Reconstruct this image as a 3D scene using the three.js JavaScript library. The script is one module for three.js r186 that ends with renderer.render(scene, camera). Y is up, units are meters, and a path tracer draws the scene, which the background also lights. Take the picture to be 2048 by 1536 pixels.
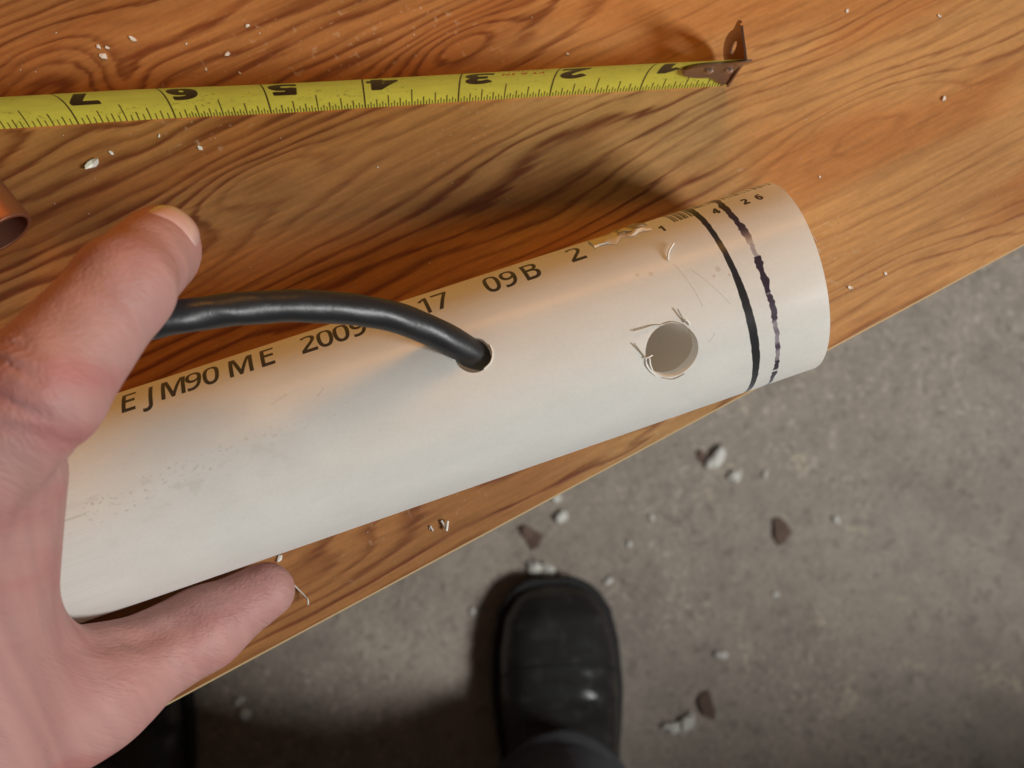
import * as THREE from 'three';
import { mergeGeometries, mergeVertices } from 'three/addons/utils/BufferGeometryUtils.js';
import { RoundedBoxGeometry } from 'three/addons/geometries/RoundedBoxGeometry.js';
import { RectAreaLightUniformsLib } from 'three/addons/lights/RectAreaLightUniformsLib.js';
import { Brush, Evaluator, SUBTRACTION } from 'three-bvh-csg';

// ------------------------------------------------------------------ camera, light, exposure
const V = (x, y, z) => new THREE.Vector3(x, y, z);
const scene = new THREE.Scene();
const camera = new THREE.PerspectiveCamera(36.75, 4 / 3, 0.01, 30);
camera.position.set(-0.020746, 0.303553, 0.122504);
camera.up.set(0.07753116, 0.1462057, -0.98621134);
camera.lookAt(-0.020746 + 0.09251453, 0.303553 - 0.9859759, 0.122504 - 0.13889775);
camera.focus = 0.275;
camera.userData.fStop = 19;

const renderer = new THREE.WebGLRenderer({ antialias: true });
renderer.toneMapping = THREE.LinearToneMapping;
renderer.toneMappingExposure = 1;
renderer.shadowMap.enabled = true;
RectAreaLightUniformsLib.init();
scene.background = new THREE.Color(0.032, 0.030, 0.029);      // the dim air of the workshop around the bench

const KEY = { at: V(1.49, 1.30, 0.86), aim: V(0, 0.02, 0.05), size: 0.52, radiance: 47, color: new THREE.Color(0.985, 1.0, 0.985) };
const TUBE = { at: V(0.06, 1.08, -1.36), aim: V(0, 0.03, 0.07), length: 1.0, width: 0.26, radiance: 10.4, color: new THREE.Color(1.0, 0.41, 0.05) };

// ------------------------------------------------------------------ helpers
let seed = 1234567;
const rnd = () => { seed = (seed * 1664525 + 1013904223) >>> 0; return seed / 4294967296; };
const rr = (a, b) => a + (b - a) * rnd();
const clamp = (x, a = 0, b = 1) => Math.min(b, Math.max(a, x));
const ss = (a, b, x) => { const t = clamp((x - a) / (b - a)); return t * t * (3 - 2 * t); };
const mix = (a, b, t) => a + (b - a) * t;
const hash = (x, y) => { let h = Math.imul(x, 374761393) ^ Math.imul(y, 668265263); h = Math.imul(h ^ (h >>> 13), 1274126177); return ((h ^ (h >>> 16)) >>> 0) / 4294967296; };
function noise(x, y) {                                             // value noise, 0..1
  const i = Math.floor(x), j = Math.floor(y), u = x - i, v = y - j, a = u * u * (3 - 2 * u), b = v * v * (3 - 2 * v);
  return mix(mix(hash(i, j), hash(i + 1, j), a), mix(hash(i, j + 1), hash(i + 1, j + 1), a), b);
}
const fbm = (x, y, n = 4) => { let s = 0, w = 0.5, t = 0; for (let i = 0; i < n; i++) { s += w * noise(x, y); t += w; w *= 0.5; x = x * 2.03 + 17.3; y = y * 2.03 + 9.1; } return s / t; };
const srgb = (c) => Math.round(255 * (c <= 0.0031308 ? 12.92 * c : 1.055 * Math.pow(c, 1 / 2.4) - 0.055));
function pixelTexture(w, h, f, color = true) {                     // f(u, v) gives linear rgb (or one grey), v upwards
  const d = new Uint8Array(w * h * 4);
  for (let j = 0; j < h; j++) for (let i = 0; i < w; i++) {
    const c = f((i + 0.5) / w, (j + 0.5) / h), k = (j * w + i) * 4;
    if (color) { d[k] = srgb(clamp(c[0])); d[k + 1] = srgb(clamp(c[1])); d[k + 2] = srgb(clamp(c[2])); }
    else d[k] = d[k + 1] = d[k + 2] = Math.round(255 * clamp(c));
    d[k + 3] = 255;
  }
  const t = new THREE.DataTexture(d, w, h, THREE.RGBAFormat);
  t.magFilter = t.minFilter = THREE.LinearFilter; t.wrapS = t.wrapT = THREE.RepeatWrapping;
  if (color) t.colorSpace = THREE.SRGBColorSpace;
  t.needsUpdate = true;
  return t;
}
const taken = {};
const numbered = (name) => { const n = (taken[name] = (taken[name] ?? -1) + 1); return n ? `${name}_${String(n).padStart(3, '0')}` : name; };
function tag(o, label, category, group, kind) {
  if (label) o.userData.label = label;
  if (category) o.userData.category = category;
  if (group) o.userData.group = group;
  if (kind) o.userData.kind = kind;
  return o;
}
function mesh(name, geometry, material, parent) {
  const m = new THREE.Mesh(geometry, material);
  m.name = parent ? name : numbered(name); m.castShadow = m.receiveShadow = true;
  (parent ?? scene).add(m);
  return m;
}
function thing(name, label, category, position, group) {
  const g = new THREE.Group(); g.name = numbered(name); g.position.copy(position); scene.add(g);
  return tag(g, label, category, group);
}
const std = (o) => new THREE.MeshStandardMaterial(o);
const lin = (r, g, b) => new THREE.Color().setRGB(r, g, b);

// ------------------------------------------------------------------ lamps outside the frame
{
  const g = thing('work_lamp', 'square work lamp shining from the right over the bench', 'lamp', KEY.at);
  g.lookAt(KEY.aim);
  const s = KEY.size;
  const hs = new RoundedBoxGeometry(s + 0.05, s + 0.05, 0.05, 3, 0.012); hs.translate(0, 0, -0.03);
  mesh('housing', hs, std({ color: lin(0.05, 0.05, 0.05), roughness: 0.5 }), g);
  const face = new THREE.PlaneGeometry(s, s); face.translate(0, 0, -0.001);
  mesh('diffuser', face, std({ color: 0x000000, emissive: KEY.color, emissiveIntensity: 4 }), g);
  const light = new THREE.RectAreaLight(KEY.color, KEY.radiance, s, s);
  light.position.copy(KEY.at); light.lookAt(KEY.aim); scene.add(light); light.name = 'work_lamp_light';
  light.position.addScaledVector(KEY.aim.clone().sub(KEY.at).normalize(), 0.004);
}
{
  const g = thing('tube_lamp', 'warm tube lamp hanging beyond the far side of the bench', 'lamp', TUBE.at);
  g.lookAt(TUBE.aim);
  const hs = new RoundedBoxGeometry(TUBE.length + 0.04, TUBE.width + 0.05, 0.05, 3, 0.012); hs.translate(0, 0, -0.03);
  mesh('housing', hs, std({ color: lin(0.6, 0.6, 0.6), roughness: 0.5 }), g);
  const face = new THREE.PlaneGeometry(TUBE.length, TUBE.width); face.translate(0, 0, -0.001);
  mesh('diffuser', face, std({ color: 0x000000, emissive: TUBE.color, emissiveIntensity: 5 }), g);
  const light = new THREE.RectAreaLight(TUBE.color, TUBE.radiance, TUBE.length, TUBE.width);
  light.position.copy(TUBE.at); light.lookAt(TUBE.aim); light.position.addScaledVector(TUBE.aim.clone().sub(TUBE.at).normalize(), 0.004);
  light.name = 'tube_lamp_light'; scene.add(light);
}
{                                                                  // unseen cart, added so that its top shades the near right of the floor
  const g = thing('added_shade_cart', 'added unseen steel cart that shades the near right of the floor', 'cart', V(1.044, -0.8, 0.77)), steel = std({ color: lin(0.16, 0.05, 0.04), roughness: 0.45 });
  for (const y of [0.78, 0.42]) { const t = new RoundedBoxGeometry(0.92, 0.03, 0.56, 2, 0.008); t.translate(0, y, 0); mesh('shelf', t, steel, g); }
  for (const sx of [-1, 1]) for (const sz of [-1, 1]) { const p = new THREE.CylinderGeometry(0.014, 0.014, 0.74, 16); p.translate(sx * 0.43, 0.42, sz * 0.25); mesh('post', p, steel, g); const w = new THREE.TorusGeometry(0.036, 0.014, 10, 24); w.translate(sx * 0.43, 0.05, sz * 0.25); mesh('wheel', w, std({ color: lin(0.02, 0.02, 0.02), roughness: 0.7 }), g); }
}

// ------------------------------------------------------------------ concrete floor
const FLOOR = -0.8;
{
  const tex = pixelTexture(2048, 2048, (u, v) => {
    const x = u * 1600, y = v * 1600;                              // mm
    let c = 0.375 * (0.80 + 0.36 * fbm(x / 160, y / 160, 4)) * (0.86 + 0.28 * fbm(x / 14, y / 14, 3));
    const sp = noise(x / 3.1, y / 3.1), sp2 = noise(x / 5.3 + 40, y / 5.3), pat = fbm(x / 120 + 7, y / 120 + 3, 3);
    c *= 1 + 0.5 * ss(0.70, 0.95, sp) * ss(0.40, 0.60, pat) - 0.26 * ss(0.70, 0.95, sp2) + 0.24 * (noise(x / 2.2 + 9, y / 2.2) - 0.5);
    const st = fbm(x / 60 + 21, y / 60 + 5, 4), warm = 0.03 * (fbm(x / 90 + 3, y / 90, 2) - 0.5);
    c *= 1 - 0.13 * ss(0.56, 0.74, st);
    const tan = ss(0.60, 0.80, fbm(x / 26 + 90, y / 26 + 17, 3)) * ss(0.45, 0.7, noise(x / 4.2 + 3, y / 4.2 + 8)) * ss(0.42, 0.62, fbm(x / 240 + 2, y / 240 + 11, 2)); c *= 1 + 0.34 * tan;
    return [c * (1.08 + warm), c * (0.905 + 0.015 * tan), c * (0.745 - warm - 0.06 * tan)];
  });
  const bump = pixelTexture(1024, 1024, (u, v) => 0.6 * fbm(u * 60, v * 60, 3) + 0.4 * noise(u * 260, v * 260), false);
  tex.repeat.set(1 / 1.6, 1 / 1.6); bump.repeat.set(1 / 0.4, 1 / 0.4);
  const g = new THREE.PlaneGeometry(6, 6); g.rotateX(-Math.PI / 2);
  const uv = g.attributes.uv, p = g.attributes.position;
  for (let i = 0; i < p.count; i++) uv.setXY(i, p.getX(i) + 0.63, -p.getZ(i) + 0.4);
  const f = mesh('floor', g, std({ map: tex, bumpMap: bump, bumpScale: 0.0012, roughness: 0.62 }));
  f.position.y = FLOOR;
  tag(f, 'grey speckled concrete floor far below the bench', null, null, 'structure');
}

// ------------------------------------------------------------------ plywood bench top
const GA = 0.40, gc = Math.cos(GA), gs = Math.sin(GA);             // the cut edge and the grain run at this angle
const EDGE = 0.10783;                                              // distance of the edge from the origin across the grain
const VEN = 0.0024, THICK = 0.0145;
const toGrain = (x, z) => [x * gc - z * gs, x * gs + z * gc];      // along, across (towards the edge)
const fromGrain = (u, v) => [u * gc + v * gs, -u * gs + v * gc];
{
  // figure of the rotary-cut veneer: level lines of a gently rolling sheet; hills are ovals and flame points
  const hills = [                                                  // along, across (mm), reach along, reach across, height in rings
    [100, 58, 27, 8.5, 2.7], [118, 61, 9, 3, 0.5], [8, -14, 17, 6, 2.2], [-58, -3, 20, 6, 2.0], [30, 20, 40, 6.5, 1.0], [-96, -52, 22, 16, 2.3], [-78, -44, 7, 12, -1.2],
    [2, 42, 40, 12, -0.9], [62, 40, 34, 8, 1.2], [-108, 12, 34, 8, -1.6], [62, -14, 30, 9, 1.6], [-48, 92, 42, 7, 1.9], [-92, 98, 26, 6, -1.2], [30, 98, 40, 5, 1.2], [130, 20, 50, 10, -1.5], [-30, 62, 40, 9, 1.6],
  ];
  const field = (u, v) => {
    const vw = v + 2.2 * (fbm(u / 26 + 4, v / 16 + 2, 2) - 0.5);
    let h = vw * 0.165 + 2.5 * fbm(u / 80 + 3.1, v / 24 + 1.7, 2) + 0.5 * fbm(u / 30 + 8, v / 6 + 2, 2) + 0.16 * noise(u / 9, v / 0.8);
    for (const [a, b, ra, rb, k] of hills) { const e = ((u - a) / ra) ** 2 + ((v - b) / rb) ** 2; if (e < 9) h += 1.0 * k * Math.exp(-e); }
    return h;
  };
  const U0 = -180, V0 = -130, UL = 400, VL = 250;
  const W = 2048, H = 1400;
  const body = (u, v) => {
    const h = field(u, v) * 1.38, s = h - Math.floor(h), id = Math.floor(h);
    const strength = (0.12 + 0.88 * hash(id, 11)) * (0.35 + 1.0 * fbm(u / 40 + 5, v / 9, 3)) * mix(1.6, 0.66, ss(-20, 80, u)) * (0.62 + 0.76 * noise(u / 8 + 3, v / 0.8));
    const early = mix(0.12, 0.36, ss(-40, 60, u + 0.5 * v + 40 * (fbm(u / 50 + 60, v / 20 + 4, 2) - 0.5)));  // bands stronger and wider at left: figure plus some painted light falloff
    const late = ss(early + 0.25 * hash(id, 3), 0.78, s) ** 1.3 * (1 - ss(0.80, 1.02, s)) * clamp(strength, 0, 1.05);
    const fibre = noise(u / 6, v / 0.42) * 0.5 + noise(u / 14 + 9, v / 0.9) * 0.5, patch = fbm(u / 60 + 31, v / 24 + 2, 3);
    const heartFalloff = ss(0.30, 0.72, 0.62 * (1 - ss(-60, 95, u + 0.4 * v)) + 0.55 * fbm(u / 46 + 12, v / 7 + 3, 3));  // heartwood tone, with the dimming of the light to the left painted in
    return [late, fibre, patch, heartFalloff];
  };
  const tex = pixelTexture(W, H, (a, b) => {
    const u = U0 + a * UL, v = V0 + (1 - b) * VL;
    const [late, fibre, patch, heartFalloff] = body(u, v);
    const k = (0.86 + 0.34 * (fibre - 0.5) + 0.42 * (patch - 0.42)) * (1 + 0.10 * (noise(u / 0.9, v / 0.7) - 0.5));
    let c = [mix(mix(0.57, 0.43, heartFalloff), 0.20, late) * k, mix(mix(0.305, 0.185, heartFalloff), 0.055, late) * k, mix(mix(0.112, 0.058, heartFalloff), 0.016, late) * k];
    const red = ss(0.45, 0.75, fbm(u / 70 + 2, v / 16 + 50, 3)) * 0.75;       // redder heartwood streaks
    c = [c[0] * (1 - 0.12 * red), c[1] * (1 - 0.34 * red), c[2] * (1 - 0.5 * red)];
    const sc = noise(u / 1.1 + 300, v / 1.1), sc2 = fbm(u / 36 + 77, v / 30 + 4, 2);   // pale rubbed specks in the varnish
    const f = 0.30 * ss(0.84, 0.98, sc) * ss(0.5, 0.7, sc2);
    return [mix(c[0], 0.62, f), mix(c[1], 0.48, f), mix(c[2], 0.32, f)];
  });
  const bump = pixelTexture(1024, 700, (a, b) => { const u = U0 + a * UL, v = V0 + (1 - b) * VL; const [late, fibre] = body(u, v); return 0.45 + 0.35 * late + 0.2 * (fibre - 0.5) + 0.12 * (fbm(u / 9, v / 9, 2) - 0.5); }, false);
  tex.wrapS = tex.wrapT = bump.wrapS = bump.wrapT = THREE.MirroredRepeatWrapping;
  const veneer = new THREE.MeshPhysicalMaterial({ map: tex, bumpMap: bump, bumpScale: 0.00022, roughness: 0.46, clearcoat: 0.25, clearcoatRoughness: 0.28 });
  const [ox, oz] = fromGrain(0, EDGE);
  const g = thing('plywood_bench_top', 'orange brown varnished plywood sheet with flame grain under the white pipe', 'plywood sheet', V(ox, 0, oz));
  g.rotation.y = GA;                                               // local x runs along the grain, z = 0 is the cut edge, the sheet lies at z < 0
  const layers = [[VEN, [0.50, 0.30, 0.12]], [0.0032, [0.42, 0.27, 0.12]], [0.0033, [0.56, 0.38, 0.19]], [0.0032, [0.40, 0.25, 0.11]], [VEN, [0.48, 0.30, 0.13]]];
  let y = 0;
  layers.forEach(([t, c], i) => {
    const b = new THREE.BoxGeometry(1.7, t - (i ? 0.00006 : 0), 1.0, 1, 1, 1); b.translate(0.02, -t / 2, -0.50 - (i % 2) * 0.0002 + (i ? -0.0001 : 0));
    const y0 = y; b.translate(0, y0, 0); y -= t;
    const p = b.attributes.position, n = b.attributes.normal, uv = b.attributes.uv;
    for (let k = 0; k < p.count; k++) {                            // top: uv from the place along and across the grain
      const u = p.getX(k) * 1000, v = (p.getZ(k) + EDGE) * 1000;
      uv.setXY(k, (u - U0) / UL, n.getY(k) > 0.5 ? 1 - (v - V0) / VL : 0.3 + p.getY(k));
    }
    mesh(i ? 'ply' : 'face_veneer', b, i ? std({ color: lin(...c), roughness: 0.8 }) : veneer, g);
  });
  // the sawn arris, pale where the varnish is worn off
  const a = new THREE.BoxGeometry(1.7, 0.0023, 0.0004); a.translate(0.02, -0.00125, 0.00022);
  mesh('worn_edge', a, std({ color: lin(0.58, 0.42, 0.22), roughness: 0.8 }), g);
}

// ------------------------------------------------------------------ white plastic pipe
const PR = 0.02413, TH = 0.24809, ax = V(Math.cos(TH), 0, -Math.sin(TH)), pe = V(Math.sin(TH), 0, Math.cos(TH));
const PO = V(0.0192596, PR, 0.0760308);                            // a point of the axis; t runs along ax from here
const onPipe = (t, deg, r = PR) => V(0, 0, 0).addScaledVector(ax, t).addScaledVector(pe, r * Math.sin(deg * Math.PI / 180)).add(V(0, r * Math.cos(deg * Math.PI / 180), 0));   // local to PO + foot
{
  const g = thing('plastic_pipe', 'white plastic pipe with two drilled holes and black pen rings near its cut end', 'pipe', V(PO.x, 0, PO.z));
  const T0 = -0.115, T1 = 0.067, TW = 2048, THt = 1024, A0 = -95, A1 = 95;
  const cv = document.createElement('canvas'); cv.width = TW; cv.height = THt;
  const c = cv.getContext('2d');
  const X = (t) => (t - T0 * 1000) / ((T1 - T0) * 1000) * TW, Y = (a) => (a - A0) / (A1 - A0) * THt;   // canvas down = towards the viewer
  c.fillStyle = 'rgb(247,245,239)'; c.fillRect(0, 0, TW, THt);
  const im = c.getImageData(0, 0, TW, THt), d = im.data;
  for (let j = 0; j < THt; j++) for (let i = 0; i < TW; i++) {     // faint handling marks and grime in the plastic
    const k = (j * TW + i) * 4, x = i / 11.25, y = j / 13.5;
    let m = 1 - 0.035 * (fbm(x / 9, y / 5, 3) - 0.4) - 0.02 * (noise(x * 3, y * 3) - 0.5);
    const dirt = ss(0.60, 0.82, fbm(x / 3.5 + 4, y / 1.6 + 8, 3)) * ss(0.42, 0.62, fbm(x / 30 + 1, y / 11 + 5, 2));
    const mm = x + T0 * 1000, near = Math.exp(-(((mm + 95) / 26) ** 2) - (((y - 39.5) / 5) ** 2));
    m -= (0.006 + 0.05 * near) * dirt;
    d[k] *= m; d[k + 1] *= m * (1 - 0.004 * near * dirt); d[k + 2] *= m * (1 - 0.02 * near * dirt);
  }
  c.putImageData(im, 0, 0);
  // printed line
  c.fillStyle = 'rgba(34,26,22,0.9)'; c.textBaseline = 'alphabetic'; c.textAlign = 'center';
  const glyph = (s, t, a = -41.5, size = 74, weight = '', sx = 1.2, sy = 1.9) => { c.save(); c.translate(X(t), Y(a)); c.scale(sx, sy); c.font = `${weight}${size}px sans-serif`; c.fillText(s, 0, 0); c.strokeStyle = c.fillStyle; c.lineWidth = 2; c.strokeText(s, 0, 0); c.restore(); };
  for (const [s, t] of [['E', -100.6], ['J', -95.4], ['M', -90.2], ['9', -85.5], ['0', -81.4], ['M', -74.4], ['E', -68.3], ['2', -58.3], ['0', -54.4], ['0', -50.5], ['9', -46.4], ['1', -29.9], ['7', -26.2], ['0', -13.6], ['9', -9.4], ['B', -4.0]]) glyph(s, t, -42.5);
  glyph('2', 7.9, -46);
  for (const [s, t] of [['1', 29.6], ['4', 43.5], ['2', 51.2], ['6', 54.8]]) glyph(s, t, -47.5, 34, 'bold ', 1, 1.5);
  for (let t = 33.2; t < 61; t += 0.35 + 0.65 * hash(Math.round(t * 10), 5)) { c.globalAlpha = 0.65; c.fillRect(X(t), Y(-80), (0.25 + 0.4 * hash(Math.round(t * 10), 8)) * 11.25, Y(t < 38 ? -53.5 : -64) - Y(-80)); }
  c.globalAlpha = 1;
  // two rings drawn with a marker pen
  for (let a = -95; a < 96; a += 0.25) {
    const w = 1.5 + 0.35 * Math.sin(a * 0.05) + 0.25 * noise(a / 4, 3.3), t = 39.35 + 0.25 * Math.sin(a / 31) + 0.1 * noise(a / 3, 7);
    c.fillStyle = 'rgba(20,17,22,0.93)'; c.fillRect(X(t - w / 2), Y(a), w * 11.25, 4);
  }
  for (let a = -95; a < 96; a += 0.25) {
    const n = noise(a / 5 + 4, 9.2), n2 = noise(a / 1.6, 2.2);
    const t = 45.9 - 0.75 * ss(-40, 70, a) + 0.45 * (noise(a / 6, 5.5) - 0.5) + 0.5 * ss(-48, -70, a);
    let al = a < -34 ? 0.95 : a < -18 ? mix(0.95, 0.1, (a + 34) / 16) : a < -9 ? 0.16 : a < 12 ? 0.9 : a < 56 ? 0.22 + 0.55 * ss(0.4, 0.8, n) : 0.92;
    if (a > 64 && a < 66.5) al = 0.05;
    const w = (a < 12 ? 1.45 : 1.15) * (0.65 + 0.7 * n) * (a > -18 && a < -9 ? 0.6 : 1);
    c.fillStyle = `rgba(44,26,48,${al})`; c.fillRect(X(t - w / 2) + 4 * (n2 - 0.5), Y(a), w * 11.25, 3);
  }
  // scratches
  c.strokeStyle = 'rgba(120,96,70,0.28)'; c.lineWidth = 1.6;
  for (const [t0, a0, t1, a1] of [[27, -20, 29.5, 8], [30, -14, 36, 12], [-70, -16, -66, -19], [-60, -12, -58, -16], [28.5, 28, 30.5, 24]]) { c.beginPath(); c.moveTo(X(t0), Y(a0)); c.quadraticCurveTo(X((t0 + t1) / 2 + 0.5), Y((a0 + a1) / 2), X(t1), Y(a1)); c.stroke(); }
  c.fillStyle = 'rgba(140,100,60,0.16)';
  for (const [t, a, r] of [[36, -9, 7], [34.5, -6, 5], [38, -4, 4], [21, -19, 6], [18, -21, 5]]) { c.beginPath(); c.ellipse(X(t), Y(a), r, r * 1.2, 0, 0, 7); c.fill(); }
  for (let i = 0; i < 120; i++) {                                  // rubbed-in grime near the hand, drawn along the pipe
    const q = rnd(), t = -114 + 62 * q ** 1.8 + rr(-2, 2), a = mix(11, -3, q) + rr(-7, 7) * (1 - 0.4 * q), l = rr(0.8, 5) * (rnd() < 0.1 ? 3 : 1);
    c.fillStyle = `rgba(${rnd() < 0.4 ? '104,74,52' : '112,108,88'},${rr(0.03, 0.22) * (1 - 0.6 * q)})`; c.beginPath(); c.ellipse(X(t), Y(a), l, rr(1.2, 4.2), rr(-0.7, 0.7), 0, 7); c.fill();
  }
  const map = new THREE.CanvasTexture(cv); map.colorSpace = THREE.SRGBColorSpace; map.flipY = true;
  const mat = new THREE.MeshPhysicalMaterial({ map, roughness: 1.0, ior: 1.5, clearcoat: 0.48, clearcoatRoughness: 0.24, transmission: 0.44, thickness: 0 });
  // wall with both holes and the slightly skewed saw cut
  const T_END = 0.0602, L = 0.36, wall = 0.0040;
  const cyl = (r, l, n = 192) => { const k = new THREE.CylinderGeometry(r, r, l, n, 1); k.rotateZ(-Math.PI / 2); return k; };   // axis along x
  const at = (geo) => { const b = new Brush(geo); b.updateMatrixWorld(); return b; };
  const og = cyl(PR, L); og.translate(T_END + 0.006 - L / 2, PR, 0);
  const ig = cyl(PR - wall, L + 0.02); ig.translate(T_END + 0.006 - L / 2, PR, 0);
  const ev = new Evaluator(); ev.useGroups = false;
  let shell = ev.evaluate(at(og), at(ig), SUBTRACTION);
  const drill = (t, deg, r, n = 56) => {
    const k = new THREE.CylinderGeometry(r, r, 0.014, n); const p = k.attributes.position;
    for (let i = 0; i < p.count; i++) { const a = Math.atan2(p.getZ(i), p.getX(i)), q = 1 + 0.018 * (noise(a * 3 + 20, t * 900) - 0.5); p.setX(i, p.getX(i) * q); p.setZ(i, p.getZ(i) * q); }
    k.translate(0, PR, 0); k.rotateX(deg * Math.PI / 180); k.translate(t, PR, 0);
    return at(k);
  };
  shell = ev.evaluate(shell, drill(-0.02425, -6.9, 0.00415), SUBTRACTION);
  shell = ev.evaluate(shell, drill(0.01965, 26.0, 0.0064), SUBTRACTION);
  const saw = new THREE.BoxGeometry(0.05, 0.08, 0.08); saw.translate(0.025, 0, 0); saw.rotateY(-0.066); saw.rotateZ(0.01); saw.translate(T_END, PR, 0);
  shell = ev.evaluate(shell, at(saw), SUBTRACTION);
  const sg = shell.geometry.index ? shell.geometry.toNonIndexed() : shell.geometry;
  const p = sg.attributes.position, uv = sg.attributes.uv;
  for (let i = 0; i < p.count; i += 3) {
    let outer = true; const as = [];
    for (let k = 0; k < 3; k++) { const y = p.getY(i + k) - PR, z = p.getZ(i + k); if (Math.hypot(y, z) < PR - 0.00006) outer = false; as.push(Math.atan2(z, y) * 180 / Math.PI); }
    if (Math.max(...as) - Math.min(...as) > 180) for (let k = 0; k < 3; k++) if (as[k] < 0) as[k] += 360;
    for (let k = 0; k < 3; k++) {
      if (outer) uv.setXY(i + k, (p.getX(i + k) - T0) / (T1 - T0), 1 - (as[k] - A0) / (A1 - A0));
      else uv.setXY(i + k, 0.3, 0.02);
    }
  }
  const pipe = mesh('pipe_wall', sg, mat, g); pipe.rotation.y = TH;
  // burrs left by the drill and the saw: thin curls of plastic
  const pale = std({ color: lin(0.78, 0.76, 0.70), roughness: 0.35 }), grime = std({ color: lin(0.34, 0.30, 0.23), roughness: 0.6 });
  const lift = V(0, PR, 0);
  const curl = (pts, r, m) => mesh('burr', new THREE.TubeGeometry(new THREE.CatmullRomCurve3(pts.map(([t, a, h]) => onPipe(t / 1000, a, PR + h / 1000).add(lift))), 24, r / 1000, 5), m, g);
  curl([[12.0, 8.5, 0.5], [14.5, 8.8, 0.5], [17, 9.0, 0.3], [18.8, 10.2, 0.1]], 0.13, grime);
  curl([[19.2, 10.0, 0.2], [21.5, 10.6, 0.3], [23.6, 13.6, 0.3], [25.2, 19, 0.1]], 0.12, grime);
  curl([[23.4, 5.0, 0.9], [23.8, 9, 0.6], [24.2, 13, 0.2]], 0.17, grime);
  curl([[24.4, 11.5, 0.5], [25.0, 13.5, 0.4], [25.1, 15.0, 0.2]], 0.24, pale);
  curl([[11.4, 15, 0.7], [12.1, 19, 0.4], [13.0, 24, 0.2]], 0.17, grime);
  curl([[12.6, 24.2, 0.3], [13.6, 24.6, 0.6], [14.8, 24.3, 0.4]], 0.2, pale);
  curl([[13.2, 24.8, 0.2], [12.9, 28.5, 0.3], [13.6, 33, 0.2], [14.6, 37, 0.1]], 0.18, pale);
  curl([[14.2, 26, -0.4], [14.0, 30, -0.3], [14.2, 33.5, -0.2]], 0.2, pale);
  curl([[16.0, 39.4, 0.1], [18.6, 42.6, 0.2], [21.5, 42.0, 0.1]], 0.13, grime);
  curl([[-19.9, -9, 0.1], [-19.95, -4.5, 0.15], [-21, 0.0, 0.15], [-23, 2.5, 0.1]], 0.2, pale);
  curl([[26.0, -23.5, 0.2], [27.0, -27.5, 0.6], [29.2, -32.5, 0.7]], 0.26, pale);
  for (let k = 0; k < 5; k++) { const a = -62 + k * 16 + rr(-5, 5); curl([[60.1 - 1.6 * Math.sin(a / 57.3), a, -0.1], [60.4 - 1.6 * Math.sin(a / 57.3), a + rr(1, 4), rr(0.0, 0.16)]], rr(0.06, 0.1), pale); }
  // torn scrap of clear sticker stuck on the far shoulder
  const patch = (t0, t1, a0, a1, h, n, edge) => {
    const k = new THREE.PlaneGeometry(1, 1, n, n), q = k.attributes.position;
    for (let i = 0; i < q.count; i++) {
      const u = q.getX(i) + 0.5, v = q.getY(i) + 0.5, e = edge * (noise(u * 6 + 2, v * 6) - 0.5);
      const r = PR + (h * (0.5 + noise(u * 5, v * 4 + 3)) * Math.sin(Math.PI * clamp(v)) ** 0.4 + 0.00012);
      const w = onPipe(mix(t0, t1, u) / 1000, mix(a0, a1, v) + e * 8 * Math.sin(Math.PI * u), r).add(lift); q.setXYZ(i, w.x, w.y, w.z);
    }
    k.computeVertexNormals(); return k;
  };
  mesh('sticker_scrap', patch(12.6, 27.2, -66, -52.5, 0.0007, 14, 1.2), new THREE.MeshPhysicalMaterial({ color: lin(0.70, 0.62, 0.50), roughness: 0.22, side: THREE.DoubleSide }), g);
  mesh('sticker_scrap', patch(19.5, 27.0, -67, -55.5, 0.0010, 6, 0.4), std({ color: lin(0.34, 0.31, 0.25), roughness: 0.5, side: THREE.DoubleSide }), g);
}

// ------------------------------------------------------------------ black cable coming out of the near hole
const tubePath = (pts, n, r, m = 20) => new THREE.TubeGeometry(new THREE.CatmullRomCurve3(pts.map((q) => V(...q).multiplyScalar(0.001)), false, 'centripetal'), n, r, m);
{
  const geo = tubePath([[22, 22, 86], [9, 30, 81.5], [-0.5, 40, 79.2], [-5.2, 45, 78.1], [-9.6, 49, 75.9], [-15.2, 53, 73.4], [-22.6, 58, 71.1], [-30.9, 62.2, 69.9], [-40.9, 66.6, 69.4], [-50.5, 70.5, 70.0], [-58, 73.4, 70.9], [-65.3, 76, 72.2], [-73.7, 77.6, 73.8], [-87.6, 78.2, 76.4], [-106.5, 77, 79.6], [-127.6, 72, 82.9], [-175, 56, 90], [-230, 40, 96]], 260, 0.0034, 28);
  const p = geo.attributes.position, n = geo.attributes.normal;
  for (let i = 0; i < p.count; i++) { const j = i % 29, ring = Math.floor(i / 29), k = 0.00030 * (fbm(p.getX(i) * 200, p.getZ(i) * 300 + p.getY(i) * 200, 3) - 0.5) + 0.000055 * Math.sin(j / 28 * 6.2832 * 3 + ring * 0.55) * (0.4 + 1.2 * noise(ring / 9, 4)); p.setXYZ(i, p.getX(i) + n.getX(i) * k, p.getY(i) + n.getY(i) * k, p.getZ(i) + n.getZ(i) * k); }
  geo.computeVertexNormals();
  const bump = pixelTexture(256, 256, (u, v) => fbm(u * 24, v * 24, 3), false); bump.repeat.set(14, 1);
  tag(mesh('cable', geo, std({ color: lin(0.018, 0.018, 0.019), roughness: 0.40, bumpMap: bump, bumpScale: 0.00003 })), 'black rubber cable running from the hand into a hole in the white pipe', 'cable');
}

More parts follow.
